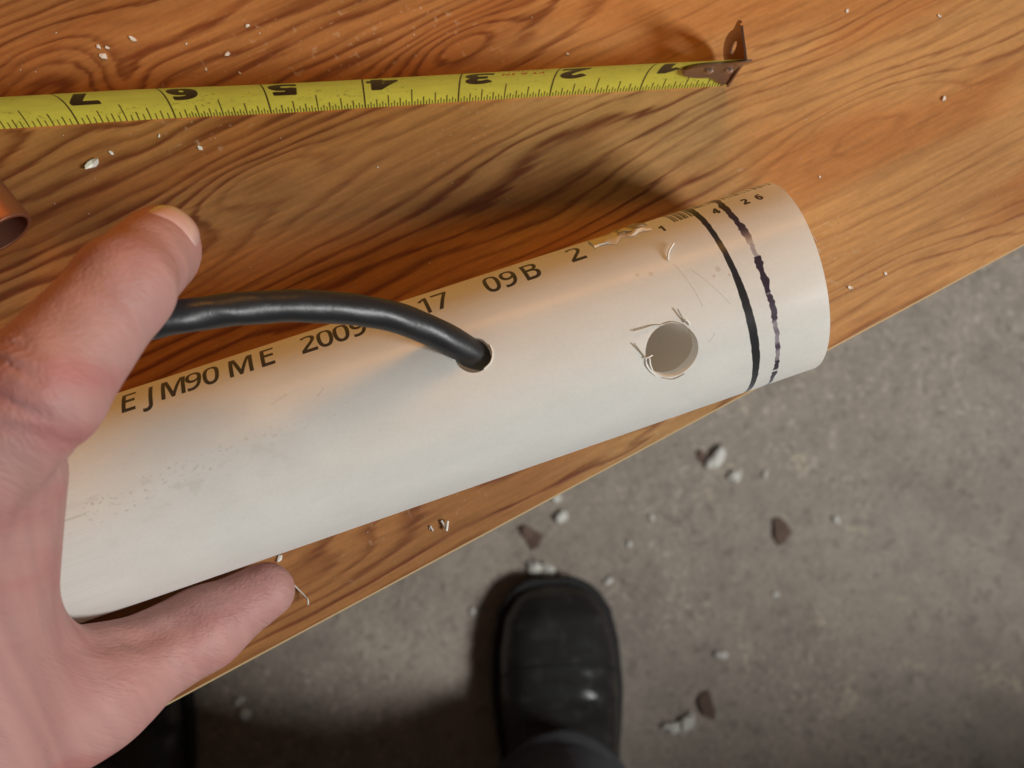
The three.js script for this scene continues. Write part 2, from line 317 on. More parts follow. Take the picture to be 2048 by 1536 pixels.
// ------------------------------------------------------------------ tape measure blade standing on its edge, with its hook
{
  const XE = 76.2, LEN = 330;                                      // mm; the blade's zero end
  const g = thing('tape_measure', 'yellow steel tape with black inch numbers standing on edge across the plywood', 'tape measure', V(0, 0.0003, 0));
  const C0 = 232, cv = document.createElement('canvas'); cv.width = 2048; cv.height = 256;
  const c = cv.getContext('2d'), kx = 2048 / C0, ky = 256 / 25;
  c.fillStyle = 'rgb(224,220,84)'; c.fillRect(0, 0, 2048, 256);
  const im = c.getImageData(0, 0, 2048, 256);
  for (let j = 0; j < 256; j++) for (let i = 0; i < 2048; i++) { const k = (j * 2048 + i) * 4, m = 1 - 0.10 * (fbm(i / 60, j / 30, 4) - 0.4) - 0.25 * ss(0.66, 0.85, fbm(i / 9 + 3, j / 9, 3)) * ss(0.4, 0.7, fbm(i / 120, j / 60 + 9, 2)); for (let q = 0; q < 3; q++) im.data[k + q] *= m; }
  c.putImageData(im, 0, 0);
  // canvas x runs from the blade's zero end (right) leftwards after the flip below; canvas y = 0 is the edge on the table
  c.save(); c.translate(2048, 0); c.scale(-1, 1);                  // now x = distance from the zero end
  c.fillStyle = 'rgb(38,34,18)';
  for (let k = 0; k * 25.4 / 32 < C0; k++) {
    const x = k * 25.4 / 32, l = k % 32 === 0 ? 25 : k % 16 === 0 ? 9.2 : k % 8 === 0 ? 6.2 : k % 4 === 0 ? 4.2 : k % 2 === 0 ? 2.9 : 1.9;
    if (x > 150 && k % 2) continue;
    const w = k % 32 === 0 ? 0.42 : 0.30; c.globalAlpha = k % 4 ? 0.75 : 0.92;
    c.fillRect((x - w / 2) * kx, 0, w * kx, l * ky);
  }
  c.globalAlpha = 1; c.restore();
  const put = (s, x, base, size, sx, color) => { c.save(); c.translate(2048 - x * kx, base * ky); c.scale(-kx * sx, ky); c.font = `bold ${size}px sans-serif`; c.textAlign = 'center'; c.fillStyle = c.strokeStyle = color; c.lineWidth = size * 0.085; c.lineJoin = 'round'; c.fillText(s, 0, 0); if (size > 5) c.strokeText(s, 0, 0); c.restore(); };
  for (let k = 1; k < 10; k++) put(String(k), k * 25.4 - 4.9, 21.4, 14.4, 0.92, 'rgb(22,19,12)');
  put('FT & IN', 59.8, 19.2, 3.5, 0.95, 'rgb(190,44,16)');
  c.fillStyle = 'rgb(200,62,24)'; for (let k = 0; k < 9; k++) c.fillRect(2048 - (54.4 + k * 1.25) * kx, 21.2 * ky, 0.8 * kx, 1.3 * ky);
  const map = new THREE.CanvasTexture(cv); map.colorSpace = THREE.SRGBColorSpace;
  // curved cross-section, twisting a little along the length
  const NX = 160, NS = 14, pos = [], uvs = [], idx = [];
  const sect = (x) => { const f = clamp((x + 110) / 190), a0 = mix(77.5, 82, f), a1 = mix(110.5, 112, f), out = [[0, 0]]; let y = 0, z = 0; for (let s = 0; s < NS; s++) { const a = mix(a0, a1, (s + 0.5) / NS) * Math.PI / 180; y += 25 / NS * Math.sin(a); z -= 25 / NS * Math.cos(a); out.push([y, z]); } return out; };
  for (let i = 0; i <= NX; i++) {
    const x = XE - 1.0 - LEN * i / NX, wob = 0.5 * (noise(x / 40, 2) - 0.5) * ss(60, -60, x);
    sect(x).forEach(([y, z], s) => {
      const cut = i === 0 ? 0 : 0; pos.push((x + cut) / 1000, y / 1000, (z + wob + 0.8 * ss(60, -60, x) + 0.15) / 1000); uvs.push(1 - (XE - x) / C0, 1 - s / NS);
    });
  }
  for (let i = 0; i < NX; i++) for (let s = 0; s < NS; s++) { const a = i * (NS + 1) + s, b = a + NS + 1; idx.push(a, a + 1, b, b, a + 1, b + 1); }
  const front = new THREE.BufferGeometry(); front.setAttribute('position', new THREE.Float32BufferAttribute(pos, 3)); front.setAttribute('uv', new THREE.Float32BufferAttribute(uvs, 2)); front.setIndex(idx); front.computeVertexNormals();
  mesh('blade', front, std({ map, roughness: 0.42, side: THREE.DoubleSide }), g);
  // hook: riveted tab on the face, flange bent away behind it
  const metal = new THREE.MeshPhysicalMaterial({ color: lin(0.30, 0.20, 0.165), metalness: 0.85, roughness: 0.26 });
  const S = sect(XE), pt = (x, s, off) => { const q = clamp(s / 25) * NS, i = Math.min(NS - 1, Math.floor(q)), f = q - i, y = mix(S[i][0], S[i + 1][0], f), z = mix(S[i][1], S[i + 1][1], f), dy = S[i + 1][0] - S[i][0], dz = S[i + 1][1] - S[i][1], l = Math.hypot(dy, dz); return V(x, y - dz / l * off, z + dy / l * off).multiplyScalar(0.001); };
  const tab = []; {                                                // outline along the blade: rounded nose, widening to the hook
    const NU = 20, NV = 10, P = [], I = [];
    for (const off of [0.25, 1.0]) for (let i = 0; i <= NU; i++) for (let j = 0; j <= NV; j++) {
      const u = i / NU, x = XE - 0.7 - 15.6 * u, half = u < 0.45 ? mix(12, 7.2, ss(0.05, 0.45, u)) : 7.2 * Math.sqrt(Math.max(0.02, 1 - ((u - 0.45) / 0.55) ** 2.6));
      const v = pt(x, clamp(13.5 + half * (2 * j / NV - 1), 0, 25), off - 0.35 * (off > 0.5 && (i === 0 || j === 0 || i === NU || j === NV) ? 1 : 0)); P.push(v.x, v.y, v.z);
    }
    const M = (NU + 1) * (NV + 1);
    for (let i = 0; i < NU; i++) for (let j = 0; j < NV; j++) { const a = i * (NV + 1) + j; I.push(a + M, a + 1 + M, a + NV + 1 + M, a + 1 + M, a + NV + 2 + M, a + NV + 1 + M, a, a + NV + 1, a + 1, a + 1, a + NV + 1, a + NV + 2); }
    const rim = (a, b) => I.push(a, b, a + M, b, b + M, a + M);
    for (let i = 0; i < NU; i++) { rim(i * (NV + 1), (i + 1) * (NV + 1)); rim((i + 1) * (NV + 1) + NV, i * (NV + 1) + NV); }
    for (let j = 0; j < NV; j++) { rim(j + 1, j); rim(NU * (NV + 1) + j, NU * (NV + 1) + j + 1); }
    const k = new THREE.BufferGeometry(); k.setAttribute('position', new THREE.Float32BufferAttribute(P, 3)); k.setIndex(I); tab.push(k.toNonIndexed());
  }
  const sh = new THREE.Shape();                                    // flange in the (away, up) plane
  sh.moveTo(-1.0, 1.6); sh.lineTo(8.4, 2.2); sh.quadraticCurveTo(11.2, 3.2, 11.3, 7.0); sh.quadraticCurveTo(11.3, 10.5, 10.3, 13.2); sh.lineTo(10.7, 17.4); sh.quadraticCurveTo(10.6, 19.3, 8.4, 19.7); sh.lineTo(-1.0, 19.8); sh.closePath();
  const hole = new THREE.Path(); hole.absellipse(6.0, 11.4, 1.35, 3.5, 0, Math.PI * 2, true, 0); sh.holes.push(hole);
  const fl = new THREE.ExtrudeGeometry(sh, { depth: 0.4, bevelEnabled: true, bevelThickness: 0.14, bevelSize: 0.14, bevelSegments: 2, curveSegments: 20 });
  fl.scale(0.001, 0.001, 0.001); fl.rotateY(Math.PI / 2); fl.translate((XE - 0.9) / 1000, 0, 0);   // shape x goes to -z
  const strip = (k) => { const q = k.index ? k.toNonIndexed() : k; const o = new THREE.BufferGeometry(); o.setAttribute('position', q.attributes.position); return o; };
  const hg = mergeGeometries([...tab.map(strip), strip(fl)]); hg.computeVertexNormals();
  const hook = mesh('hook', hg, metal, g);
  for (const [x, s] of [[XE - 3.6, 13], [XE - 9.2, 13.6]]) {
    const rv = new THREE.SphereGeometry(0.0014, 20, 10, 0, Math.PI * 2, 0, Math.PI / 2); rv.scale(1, 0.55, 1); rv.rotateX(Math.PI / 2);
    const m = mesh('rivet', rv, new THREE.MeshPhysicalMaterial({ color: lin(0.5, 0.42, 0.38), metalness: 0.9, roughness: 0.2 }), hook); m.position.copy(pt(x, s, 1.0)); m.rotation.x = -0.12;
  }
}

// ------------------------------------------------------------------ copper tube end at the left
{
  const g = thing('copper_tube', 'short copper tube end lying at the left rim of the plywood', 'copper tube', V(-0.1192, 0, 0.0322));
  const prof = [[0.0068, 0], [0.0070, -0.0002], [0.0077, -0.0002], [0.00793, 0.0001], [0.00795, 0.0008], [0.00795, 0.12], [0.0068, 0.12], [0.0068, 0.0]].map(([r, y]) => new THREE.Vector2(r, y));
  const k = new THREE.LatheGeometry(prof, 64); k.computeVertexNormals(); k.rotateX(-Math.PI / 2); k.translate(0, 0.00795, 0);   // lathe axis runs to -z
  const m = mesh('tube_wall', k, new THREE.MeshPhysicalMaterial({ color: lin(0.30, 0.125, 0.075), metalness: 0.75, roughness: 0.5, side: THREE.DoubleSide }), g);
  m.rotation.y = 0.60;
}

// ------------------------------------------------------------------ the person: left hand on the pipe, boots on the floor
const skin = (() => {
  const bump = pixelTexture(512, 512, (u, v) => 0.6 * fbm(u * 50, v * 50, 3) + 0.4 * (1 - Math.abs(2 * fbm(u * 38 + 9, v * 38 + 3, 2) - 1)), false);
  bump.repeat.set(1 / 0.03, 1 / 0.03);
  return new THREE.MeshPhysicalMaterial({ vertexColors: true, bumpMap: bump, bumpScale: 0.00018, roughness: 0.6, sheen: 0.15, sheenRoughness: 0.6, sheenColor: lin(0.8, 0.5, 0.45) });
})();
const B = (a, ra, b, rb, k = 6) => ({ a, ra, b, rb, k });
const J = {                                                        // joints, mm
  iM: [-124, 93, 121], iP: [-81.8, 104, 88.8], iD: [-69.5, 96, 70.2], iT: [-67.2, 74, 56.4],
  mM: [-143, 92, 119], mP: [-120, 110, 84], mD: [-112, 98, 62], mT: [-110, 74, 50],
  rM: [-160, 86, 124], rP: [-146, 104, 88], rD: [-140, 92, 64], rT: [-138, 66, 56],
  pM: [-174, 78, 132], pP: [-168, 90, 102], pD: [-164, 78, 82], pT: [-162, 58, 74],
  tC: [-119, 50, 160.7], tM: [-91.6, 29, 143.7], tI: [-72.4, 18, 135], tT: [-58.4, 12.5, 127.7],
  w: [-159, 86, 203], e: [-205, 104, 300],
};
const bones = [
  B(J.iM, 13.3, J.iP, 11.1, 2.5), B(J.iP, 11.0, J.iD, 9.0, 1.5), B(J.iD, 8.8, J.iT, 7.5, 3),
  B([-68, 84, 63], 7.9, [-66.6, 77, 59], 7.8, 3),
  B(J.mM, 13.5, J.mP, 11.4, 5), B(J.mP, 11, J.mD, 9.6, 3), B(J.mD, 9.4, J.mT, 7.8, 3),
  B(J.rM, 13, J.rP, 10.8, 4), B(J.rP, 10.4, J.rD, 9.2, 3), B(J.rD, 9, J.rT, 7.6, 3),
  B(J.pM, 12, J.pP, 9.4, 4), B(J.pP, 9.0, J.pD, 8.2, 3), B(J.pD, 8, J.pT, 6.8, 3),
  B(J.iM, 15, J.w, 18, 12), B(J.mM, 14, J.w, 19, 12), B(J.rM, 13, [-152, 80, 205], 18, 12), B(J.pM, 13, [-164, 78, 200], 16, 12),
  B(J.tC, 13.4, J.tM, 11.4, 9), B(J.tM, 11.4, J.tI, 9.7, 4), B(J.tI, 9.4, J.tT, 7.1, 3),
  B([-95.5, 84, 101], 11.5, [-108.5, 56, 130.5], 12, 10), B([-106, 86, 112], 13, [-112, 58, 149], 15.5, 10), B([-108.5, 56, 130.5], 11, [-96.5, 34, 147.5], 10.5, 10),
  B(J.w, 18, J.tC, 14, 12), B(J.w, 19, J.e, 26, 16),
];
function capsule(p, q) {
  const { a, b, ra, rb } = q, bx = b[0] - a[0], by = b[1] - a[1], bz = b[2] - a[2], px = p[0] - a[0], py = p[1] - a[1], pz = p[2] - a[2];
  const t = clamp((px * bx + py * by + pz * bz) / (bx * bx + by * by + bz * bz));
  return Math.hypot(px - t * bx, py - t * by, pz - t * bz) - mix(ra, rb, t);
}
const smin = (a, b, k) => { const h = Math.max(k - Math.abs(a - b), 0) / k; return Math.min(a, b) - h * h * k * 0.25; };
const body = (p) => { let d = 1e3; for (const q of bones) d = smin(d, capsule(p, q), q.k); return d; };
const grooves = [                                                  // skin creases seen from above: x, z pairs (mm), depth, width
  [[-87, 81.5], [-82.5, 83.3], [-78.4, 85.6], 0.9, 0.7], [[-90, 83.8], [-85.4, 85.4], [-81.2, 87.8], [-78.4, 90.0], 1.0, 0.7], [[-90, 90.2], [-85.5, 91.3], [-81.9, 93.6], [-77.4, 95.6], 0.8, 0.7],
  [[-86.5, 79], [-83.7, 80.4], [-79.4, 83.4], 0.4, 0.5], [[-88, 96], [-82.6, 96.9], [-76.4, 99.4], [-71, 99.5], 0.35, 0.8], [[-89, 87.2], [-84, 88.8], [-79.6, 91.6], 0.4, 0.5],
  [[-74, 70], [-69.5, 73], [-66, 77], 0.28, 0.6], [[-75.5, 67.5], [-70, 70.5], 0.2, 0.6], [[-72, 76], [-68, 79], 0.18, 0.6],
  [[-95, 135], [-84, 135.8], [-74.4, 133.0], 1.0, 2.3], [[-66.6, 131], [-65.6, 136], [-64, 141.5], 0.28, 0.7], [[-64.4, 131], [-62.6, 138], 0.22, 0.6], [[-60.6, 134.5], [-58.2, 138.4], 0.2, 0.6],
];
function crease(p) {
  let s = 0;
  for (const g of grooves) {
    const depth = g[g.length - 2], wd = g[g.length - 1]; let best = 1e9, al = 0;
    for (let i = 0; i + 1 < g.length - 2; i++) {
      const [x0, z0] = g[i], [x1, z1] = g[i + 1], dx = x1 - x0, dz = z1 - z0, t = clamp(((p[0] - x0) * dx + (p[2] - z0) * dz) / (dx * dx + dz * dz));
      const e = Math.hypot(p[0] - x0 - t * dx, p[2] - z0 - t * dz); if (e < best) { best = e; al = (i + t) / (g.length - 3); }
    }
    if (best < wd * 3) s += depth * Math.exp(-((best / wd) ** 2)) * Math.sin(Math.PI * clamp(al * 0.9 + 0.05)) ** 0.6;
  }
  return s;
}
function surfaceNet(lo, hi, cell, list, detail) {                  // mesh of the joined field
  const n = lo.map((l, i) => Math.ceil((hi[i] - l) / cell) + 1), [nx, ny, nz] = n, F = new Float32Array(nx * ny * nz).fill(1e3), at3 = (i, j, k) => i + nx * (j + ny * k);
  for (const q of list) {
    const R = Math.max(q.ra, q.rb) + q.k + 3 * cell, i0 = [0, 1, 2].map((d) => Math.max(0, Math.floor((Math.min(q.a[d], q.b[d]) - R - lo[d]) / cell))), i1 = [0, 1, 2].map((d) => Math.min(n[d] - 1, Math.ceil((Math.max(q.a[d], q.b[d]) + R - lo[d]) / cell)));
    for (let k = i0[2]; k <= i1[2]; k++) for (let j = i0[1]; j <= i1[1]; j++) for (let i = i0[0]; i <= i1[0]; i++) {
      const o = at3(i, j, k), d = capsule([lo[0] + i * cell, lo[1] + j * cell, lo[2] + k * cell], q); F[o] = smin(F[o], d, q.k);
    }
  }
  if (detail) for (let k = 0; k < nz; k++) for (let j = 0; j < ny; j++) for (let i = 0; i < nx; i++) { const o = at3(i, j, k); if (Math.abs(F[o]) < 6) F[o] += detail([lo[0] + i * cell, lo[1] + j * cell, lo[2] + k * cell]); }
  const id = new Int32Array(F.length).fill(-1), P = [], I = [];
  for (let k = 0; k < nz - 1; k++) for (let j = 0; j < ny - 1; j++) for (let i = 0; i < nx - 1; i++) {
    let m = 0; const f = []; for (let c = 0; c < 8; c++) { const v = F[at3(i + (c & 1), j + (c >> 1 & 1), k + (c >> 2))]; f.push(v); if (v < 0) m++; }
    if (!m || m === 8) continue;
    let x = 0, y = 0, z = 0, s = 0;
    for (let a = 0; a < 8; a++) for (const b of [1, 2, 4]) if (!(a & b)) { const c = a | b; if ((f[a] < 0) !== (f[c] < 0)) { const t = f[a] / (f[a] - f[c]); x += (a & 1) + (b === 1 ? t : 0); y += (a >> 1 & 1) + (b === 2 ? t : 0); z += (a >> 2) + (b === 4 ? t : 0); s++; } }
    id[at3(i, j, k)] = P.length / 3; P.push(lo[0] + (i + x / s) * cell, lo[1] + (j + y / s) * cell, lo[2] + (k + z / s) * cell);
  }
  const quad = (a, b, c, d, flip) => { if (a < 0 || b < 0 || c < 0 || d < 0) return; flip ? I.push(a, c, b, b, c, d) : I.push(a, b, c, b, d, c); };
  for (let k = 1; k < nz - 1; k++) for (let j = 1; j < ny - 1; j++) for (let i = 1; i < nx - 1; i++) {
    const o = F[at3(i, j, k)] < 0;
    if (o !== F[at3(i + 1, j, k)] < 0) quad(id[at3(i, j - 1, k - 1)], id[at3(i, j, k - 1)], id[at3(i, j - 1, k)], id[at3(i, j, k)], !o);
    if (o !== F[at3(i, j + 1, k)] < 0) quad(id[at3(i - 1, j, k - 1)], id[at3(i, j, k - 1)], id[at3(i - 1, j, k)], id[at3(i, j, k)], o);
    if (o !== F[at3(i, j, k + 1)] < 0) quad(id[at3(i - 1, j - 1, k)], id[at3(i, j - 1, k)], id[at3(i - 1, j, k)], id[at3(i, j, k)], !o);
  }
  const g = new THREE.BufferGeometry(); g.setAttribute('position', new THREE.Float32BufferAttribute(P, 3)); g.setIndex(I); return g;
}
const person = thing('person', 'person in jeans and black boots gripping the white pipe with a bare left hand', 'person', V(0.1, FLOOR, 0.36));
{
  const g = surfaceNet([-240, 2, 35], [-42, 140, 336], 0.9, bones, (p) => crease(p) + 0.4 * (fbm(p[0] / 10 + 40, (p[2] + p[1]) / 10 + 40, 3) - 0.5));
  const p = g.attributes.position, col = [], uv = [];
  const blots = [[-70, 98, 70, 7, 0.5], [-67, 74, 56, 9, 0.35], [-84, 114, 88, 9, 0.2], [-88, 50, 138, 14, 0.35], [-58, 24, 128, 9, 0.4], [-72, 34, 136, 8, 0.25]];
  for (let i = 0; i < p.count; i++) {
    const x = p.getX(i), y = p.getY(i), z = p.getZ(i);
    const m = fbm(x / 11 + y / 23 + 50, z / 11 + 50, 4), m2 = fbm(x / 2.6 + 9, z / 2.6 + y / 3, 2);
    let red = 0.6 * ss(0.40, 0.70, m) + 0.35 * (fbm(x / 5 + 70, z / 5 + y / 5, 2) - 0.5); for (const [bx, by, bz, r, k] of blots) red += k * Math.exp(-(((x - bx) ** 2 + (y - by) ** 2 + (z - bz) ** 2) / (r * r)));
    const b = 0.97 + 0.22 * (m2 - 0.5) + 0.16 * (fbm(x / 30, z / 30, 2) - 0.5);
    col.push(b * mix(0.445, 0.41, red), b * mix(0.232, 0.140, red), b * mix(0.202, 0.130, red));
    uv.push(x / 1000 + y / 2600, z / 1000 + y / 2600);
  }
  g.setAttribute('color', new THREE.Float32BufferAttribute(col, 3)); g.setAttribute('uv', new THREE.Float32BufferAttribute(uv, 2));
  g.scale(0.001, 0.001, 0.001); g.translate(-0.1, -FLOOR, -0.36); g.computeVertexNormals();
  const hand = mesh('hand', g, skin, person); tag(hand, 'bare left hand with forefinger over the pipe and thumb beneath it');
  // fingernail of the forefinger, laid on the flesh
  const d = V(...J.iT).sub(V(...J.iD)).normalize(), side = V(0.93, 0.1, 0.32), nrm = V(); side.addScaledVector(d, -side.dot(d)).normalize(); nrm.crossVectors(side, d).normalize(); if (nrm.y < 0) nrm.negate();
  { const f = 0.58, n0 = nrm.clone(); nrm.multiplyScalar(Math.cos(f)).addScaledVector(side, Math.sin(f)); side.multiplyScalar(Math.cos(f)).addScaledVector(n0, -Math.sin(f)); }
  const nail = (tip, dir, sd, nn, len, wid, back) => {
    const k = new THREE.PlaneGeometry(1, 1, 16, 18), q = k.attributes.position;
    for (let i = 0; i < q.count; i++) {
      const u = q.getX(i) * 2, v = q.getY(i) + 0.5, w = wid * (1 - 0.10 * v) * (v < 0.2 ? Math.sqrt(Math.max(0.05, 1 - ((0.2 - v) / 0.2) ** 2 * 0.8)) : v > 0.82 ? Math.sqrt(Math.max(0.1, 1 - ((v - 0.82) / 0.18) ** 2 * 0.7)) : 1);
      const o = V(...tip).addScaledVector(dir, -back + len * v).addScaledVector(sd, u * w);
      let h = 14; const s = o.clone(); for (let it = 0; it < 40; it++) { s.copy(o).addScaledVector(nn, h); const e = body([s.x, s.y, s.z]); if (Math.abs(e) < 0.01) break; h -= e; if (h < -4) break; }
      const edge = Math.max(Math.abs(u) ** 6, (1 - v) ** 10); s.addScaledVector(nn, mix(0.42, -0.12, edge)); q.setXYZ(i, s.x, s.y, s.z);
    }
    k.scale(0.001, 0.001, 0.001); k.translate(-0.1, -FLOOR, -0.36); k.computeVertexNormals();
    mesh('fingernail', k, new THREE.MeshPhysicalMaterial({ color: lin(0.62, 0.40, 0.36), roughness: 0.2, clearcoat: 0.4, clearcoatRoughness: 0.2, side: THREE.DoubleSide }), hand);
  };
  nail(J.iT, d, side, nrm, 12, 5.6, 8.2);
}
{
  const leather = new THREE.MeshPhysicalMaterial({ color: lin(0.012, 0.0115, 0.011), roughness: 0.42, clearcoat: 0.55, clearcoatRoughness: 0.25 });
  const grain = pixelTexture(512, 512, (u, v) => fbm(u * 40, v * 40, 3), false); grain.repeat.set(6, 6); leather.bumpMap = grain; leather.bumpScale = 0.0006;
  leather.map = pixelTexture(512, 512, (u, v) => { const s = ss(0.60, 0.76, fbm(u * 9 + 3, v * 9, 4)); return [mix(0.8, 3.2, s) * 0.3, mix(0.8, 3.1, s) * 0.3, mix(0.8, 3.0, s) * 0.3]; }); leather.color = lin(0.032, 0.030, 0.028);
  const rubber = std({ color: lin(0.016, 0.015, 0.015), roughness: 0.75 }), denim = std({ color: lin(0.105, 0.11, 0.125), roughness: 0.95 });
  denim.bumpMap = pixelTexture(256, 256, (u, v) => 0.5 + 0.5 * Math.sin((u * 30 + v * 30) * 6.283) * (0.6 + 0.4 * noise(u * 90, v * 90)), false); denim.bumpMap.repeat.set(10, 20); denim.bumpScale = 0.0006;
  const st = [[0, 0.016, 0.028], [0.004, 0.026, 0.036], [0.012, 0.037, 0.047], [0.03, 0.0475, 0.057], [0.06, 0.0530, 0.063], [0.10, 0.0545, 0.070], [0.13, 0.052, 0.083], [0.16, 0.048, 0.104], [0.19, 0.045, 0.128], [0.22, 0.043, 0.14], [0.255, 0.040, 0.14], [0.285, 0.030, 0.135], [0.295, 0.014, 0.12]];
  const look = (d) => { let i = 0; while (i < st.length - 2 && d > st[i + 1][0]) i++; const t = ss(0, 1, (d - st[i][0]) / (st[i + 1][0] - st[i][0])) * 0.35 + clamp((d - st[i][0]) / (st[i + 1][0] - st[i][0])) * 0.65; return [mix(st[i][1], st[i + 1][1], t), mix(st[i][2], st[i + 1][2], t)]; };
  const loft = (w0, y0, top, n = 70, m = 48) => {                  // shoe body: d from the toe backwards (+z)
    const P = [], U = [], I = [];
    for (let i = 0; i <= n; i++) { const d = 0.295 * (i / n) ** 1.25, [w, h] = look(d); for (let j = 0; j <= m; j++) {
      const a = mix(-1.75, 1.75, j / m), s = Math.sin(a), c = Math.cos(a), ww = w * w0, x = ww * Math.sign(s) * Math.abs(s) ** 0.82;
      let y = top ? y0 + (h - y0) * Math.max(0, c) ** 0.72 : y0 * (c > -0.05 ? 1 : 0);
      if (top) y -= 0.0022 * Math.exp(-(((d - 0.098 - 0.012 * s) / 0.006) ** 2)) + 0.0016 * Math.exp(-(((d - 0.118 + 0.01 * s) / 0.005) ** 2)) + 0.0014 * Math.exp(-(((d - 0.079 - 0.01 * s) / 0.0045) ** 2)) - 0.0012 * (noise(d * 90, a * 3) - 0.5);
      P.push(x, y, d); U.push(x * 10, d * 10);
    } }
    for (let i = 0; i < n; i++) for (let j = 0; j < m; j++) { const q = i * (m + 1) + j; I.push(q, q + 1, q + m + 1, q + 1, q + m + 2, q + m + 1); }
    for (let j = 1; j < m; j++) I.push(0, j + 1, j);
    const k = new THREE.BufferGeometry(); k.setAttribute('position', new THREE.Float32BufferAttribute(P, 3)); k.setAttribute('uv', new THREE.Float32BufferAttribute(U, 2)); k.setIndex(I); k.computeVertexNormals(); return k;
  };
  const outline = new THREE.Shape(); { const L = [], R = []; for (let i = 0; i <= 26; i++) { const d = 0.298 * (i / 26) ** 1.4, w = (look(Math.min(0.295, d))[0] + 0.0035); L.push([-w, d - 0.004]); R.push([w, d - 0.004]); } [...L, ...R.reverse()].forEach(([x, y], i) => (i ? outline.lineTo(x, y) : outline.moveTo(x, y))); }
  const soleG = new THREE.ExtrudeGeometry(outline, { depth: 0.022, bevelEnabled: true, bevelSize: 0.002, bevelThickness: 0.002, bevelSegments: 2 }); soleG.rotateX(Math.PI / 2); soleG.translate(0, 0.0245, 0);
  const upperG = loft(1, 0.022, true);
  const boot = (x, z, turn, label, legTop) => {
    const b = mesh('boot', upperG, leather, person); b.position.set(x - 0.1, 0, z - 0.36); b.rotation.y = turn; tag(b, label);
    mesh('sole', soleG, rubber, b);
    const seam = mesh('toe_cap_seam', new THREE.TubeGeometry(new THREE.CatmullRomCurve3(Array.from({ length: 13 }, (_, i) => { const a = mix(-1.35, 1.35, i / 12), s = Math.sin(a), c = Math.cos(a), d = 0.082 - 0.012 * c, [w, h] = look(d); return V(w * Math.sign(s) * Math.abs(s) ** 0.82, 0.0225 + (h - 0.022) * Math.max(0, c) ** 0.72, d); })), 48, 0.0011, 6), rubber, b);
    // trouser leg: from the hem over the shaft up to the thigh, out of the picture
    const path = [[-0.012, 0.10, 0.190], [-0.008, 0.15, 0.206], [0.004, 0.3, 0.245], [0.008, 0.45, 0.24], [0.0, 0.62, 0.25], [-0.01, 0.86, 0.30]], P = [], U = [], I = [], NY = 60, NA = 56;
    const cv = new THREE.CatmullRomCurve3(path.map((q) => V(...q)));
    for (let i = 0; i <= NY; i++) { const t = i / NY, c = cv.getPoint(t), r = mix(0.066, 0.092, ss(0.1, 1, t)); for (let j = 0; j <= NA; j++) {
      const a = j / NA * Math.PI * 2, fold = 0.006 * (noise(t * 16 + 5, Math.cos(a) * 1.6 + 4 + x * 9) - 0.5) + 0.004 * (noise(t * 40, a * 1.2 * (j < NA ? 1 : 0) + 3) - 0.5) * (1 - ss(0, 0.4, t));
      P.push(c.x + (r + fold) * Math.sin(a), c.y + (i === 0 ? 0.008 * Math.cos(a + 0.5) : 0), c.z + (r * 1.12 + fold) * -Math.cos(a)); U.push(j / NA, t);
    } }
    for (let i = 0; i < NY; i++) for (let j = 0; j < NA; j++) { const q = i * (NA + 1) + j; I.push(q, q + NA + 1, q + 1, q + 1, q + NA + 1, q + NA + 2); }
    const k = new THREE.BufferGeometry(); k.setAttribute('position', new THREE.Float32BufferAttribute(P, 3)); k.setAttribute('uv', new THREE.Float32BufferAttribute(U, 2)); k.setIndex(I); k.computeVertexNormals();
    denim.side = THREE.DoubleSide;
    const leg = mesh('trouser_leg', k, denim, person); leg.position.copy(b.position); leg.rotation.y = turn;
  };
  boot(0.102, 0.160, -0.05, 'black leather boot on the concrete below the bench', 0.8);
  boot(-0.297, 0.150, 0.06, 'black boot mostly hidden under the bench edge at the bottom left');
}

// ------------------------------------------------------------------ plastic shavings and crumbs
const shavingWhite = std({ color: lin(0.80, 0.77, 0.70), roughness: 0.55, side: THREE.DoubleSide });
function flake(size, thick) {                                      // thin bent chip with a ragged outline
  const n = 9, P = [], I = [], bend = rr(-0.5, 0.9);
  const ring = Array.from({ length: n }, (_, i) => { const a = i / n * Math.PI * 2, r = size * rr(0.28, 0.56); return [r * Math.cos(a) * 1.25, r * Math.sin(a) * 0.8]; });
  const h = (x) => bend * x * x / size + size * 0.04;
  for (const o of [0, thick]) { P.push(0, h(0) + o + thick * 0.4 * Math.sign(o), 0); for (const [x, z] of ring) P.push(x, h(x) + o, z); }
  for (let i = 0; i < n; i++) { const a = 1 + i, b = 1 + (i + 1) % n, m = n + 1; I.push(m, m + b, m + a, 0, a, b, a, a + m, b, b, a + m, b + m); }
  const k = new THREE.BufferGeometry(); k.setAttribute('position', new THREE.Float32BufferAttribute(P, 3)); k.setIndex(I);
  const q = k.toNonIndexed(); q.computeBoundingBox(); q.translate(0, -q.boundingBox.min.y + 0.00005, 0); q.computeVertexNormals(); return q;
}
const onWood = [                                                   // x, z, size (mm)
  [-98.4, 12.2, 3.6], [-93.5, 9.3, 1.3], [-70.2, 9.5, 1.5], [-80.8, 5.5, 0.9], [-94.6, -17.9, 2.4], [-86.5, -22.3, 1.9], [-95.6, -20.7, 1.3], [-93.2, -20.3, 1.1], [-55.7, -24.5, 1.2], [-61.5, -16.7, 1.5],
  [-67.5, -12.7, 0.9], [-58.5, -11.1, 0.8], [-72.4, -20.2, 0.8], [31.7, -11.8, 1.0], [103.5, 60.3, 1.3], [138.3, 7.6, 1.5], [114.2, 57.1, 1.0], [113.6, -20.3, 1.3], [-55.8, 120.1, 1.7], [-61.1, 134.6, 1.2], [-16.8, 115.9, 1.1], [140.8, -17.3, 1.1], [93.3, 63.8, 1.0], [99.1, 28.2, 0.8],
];
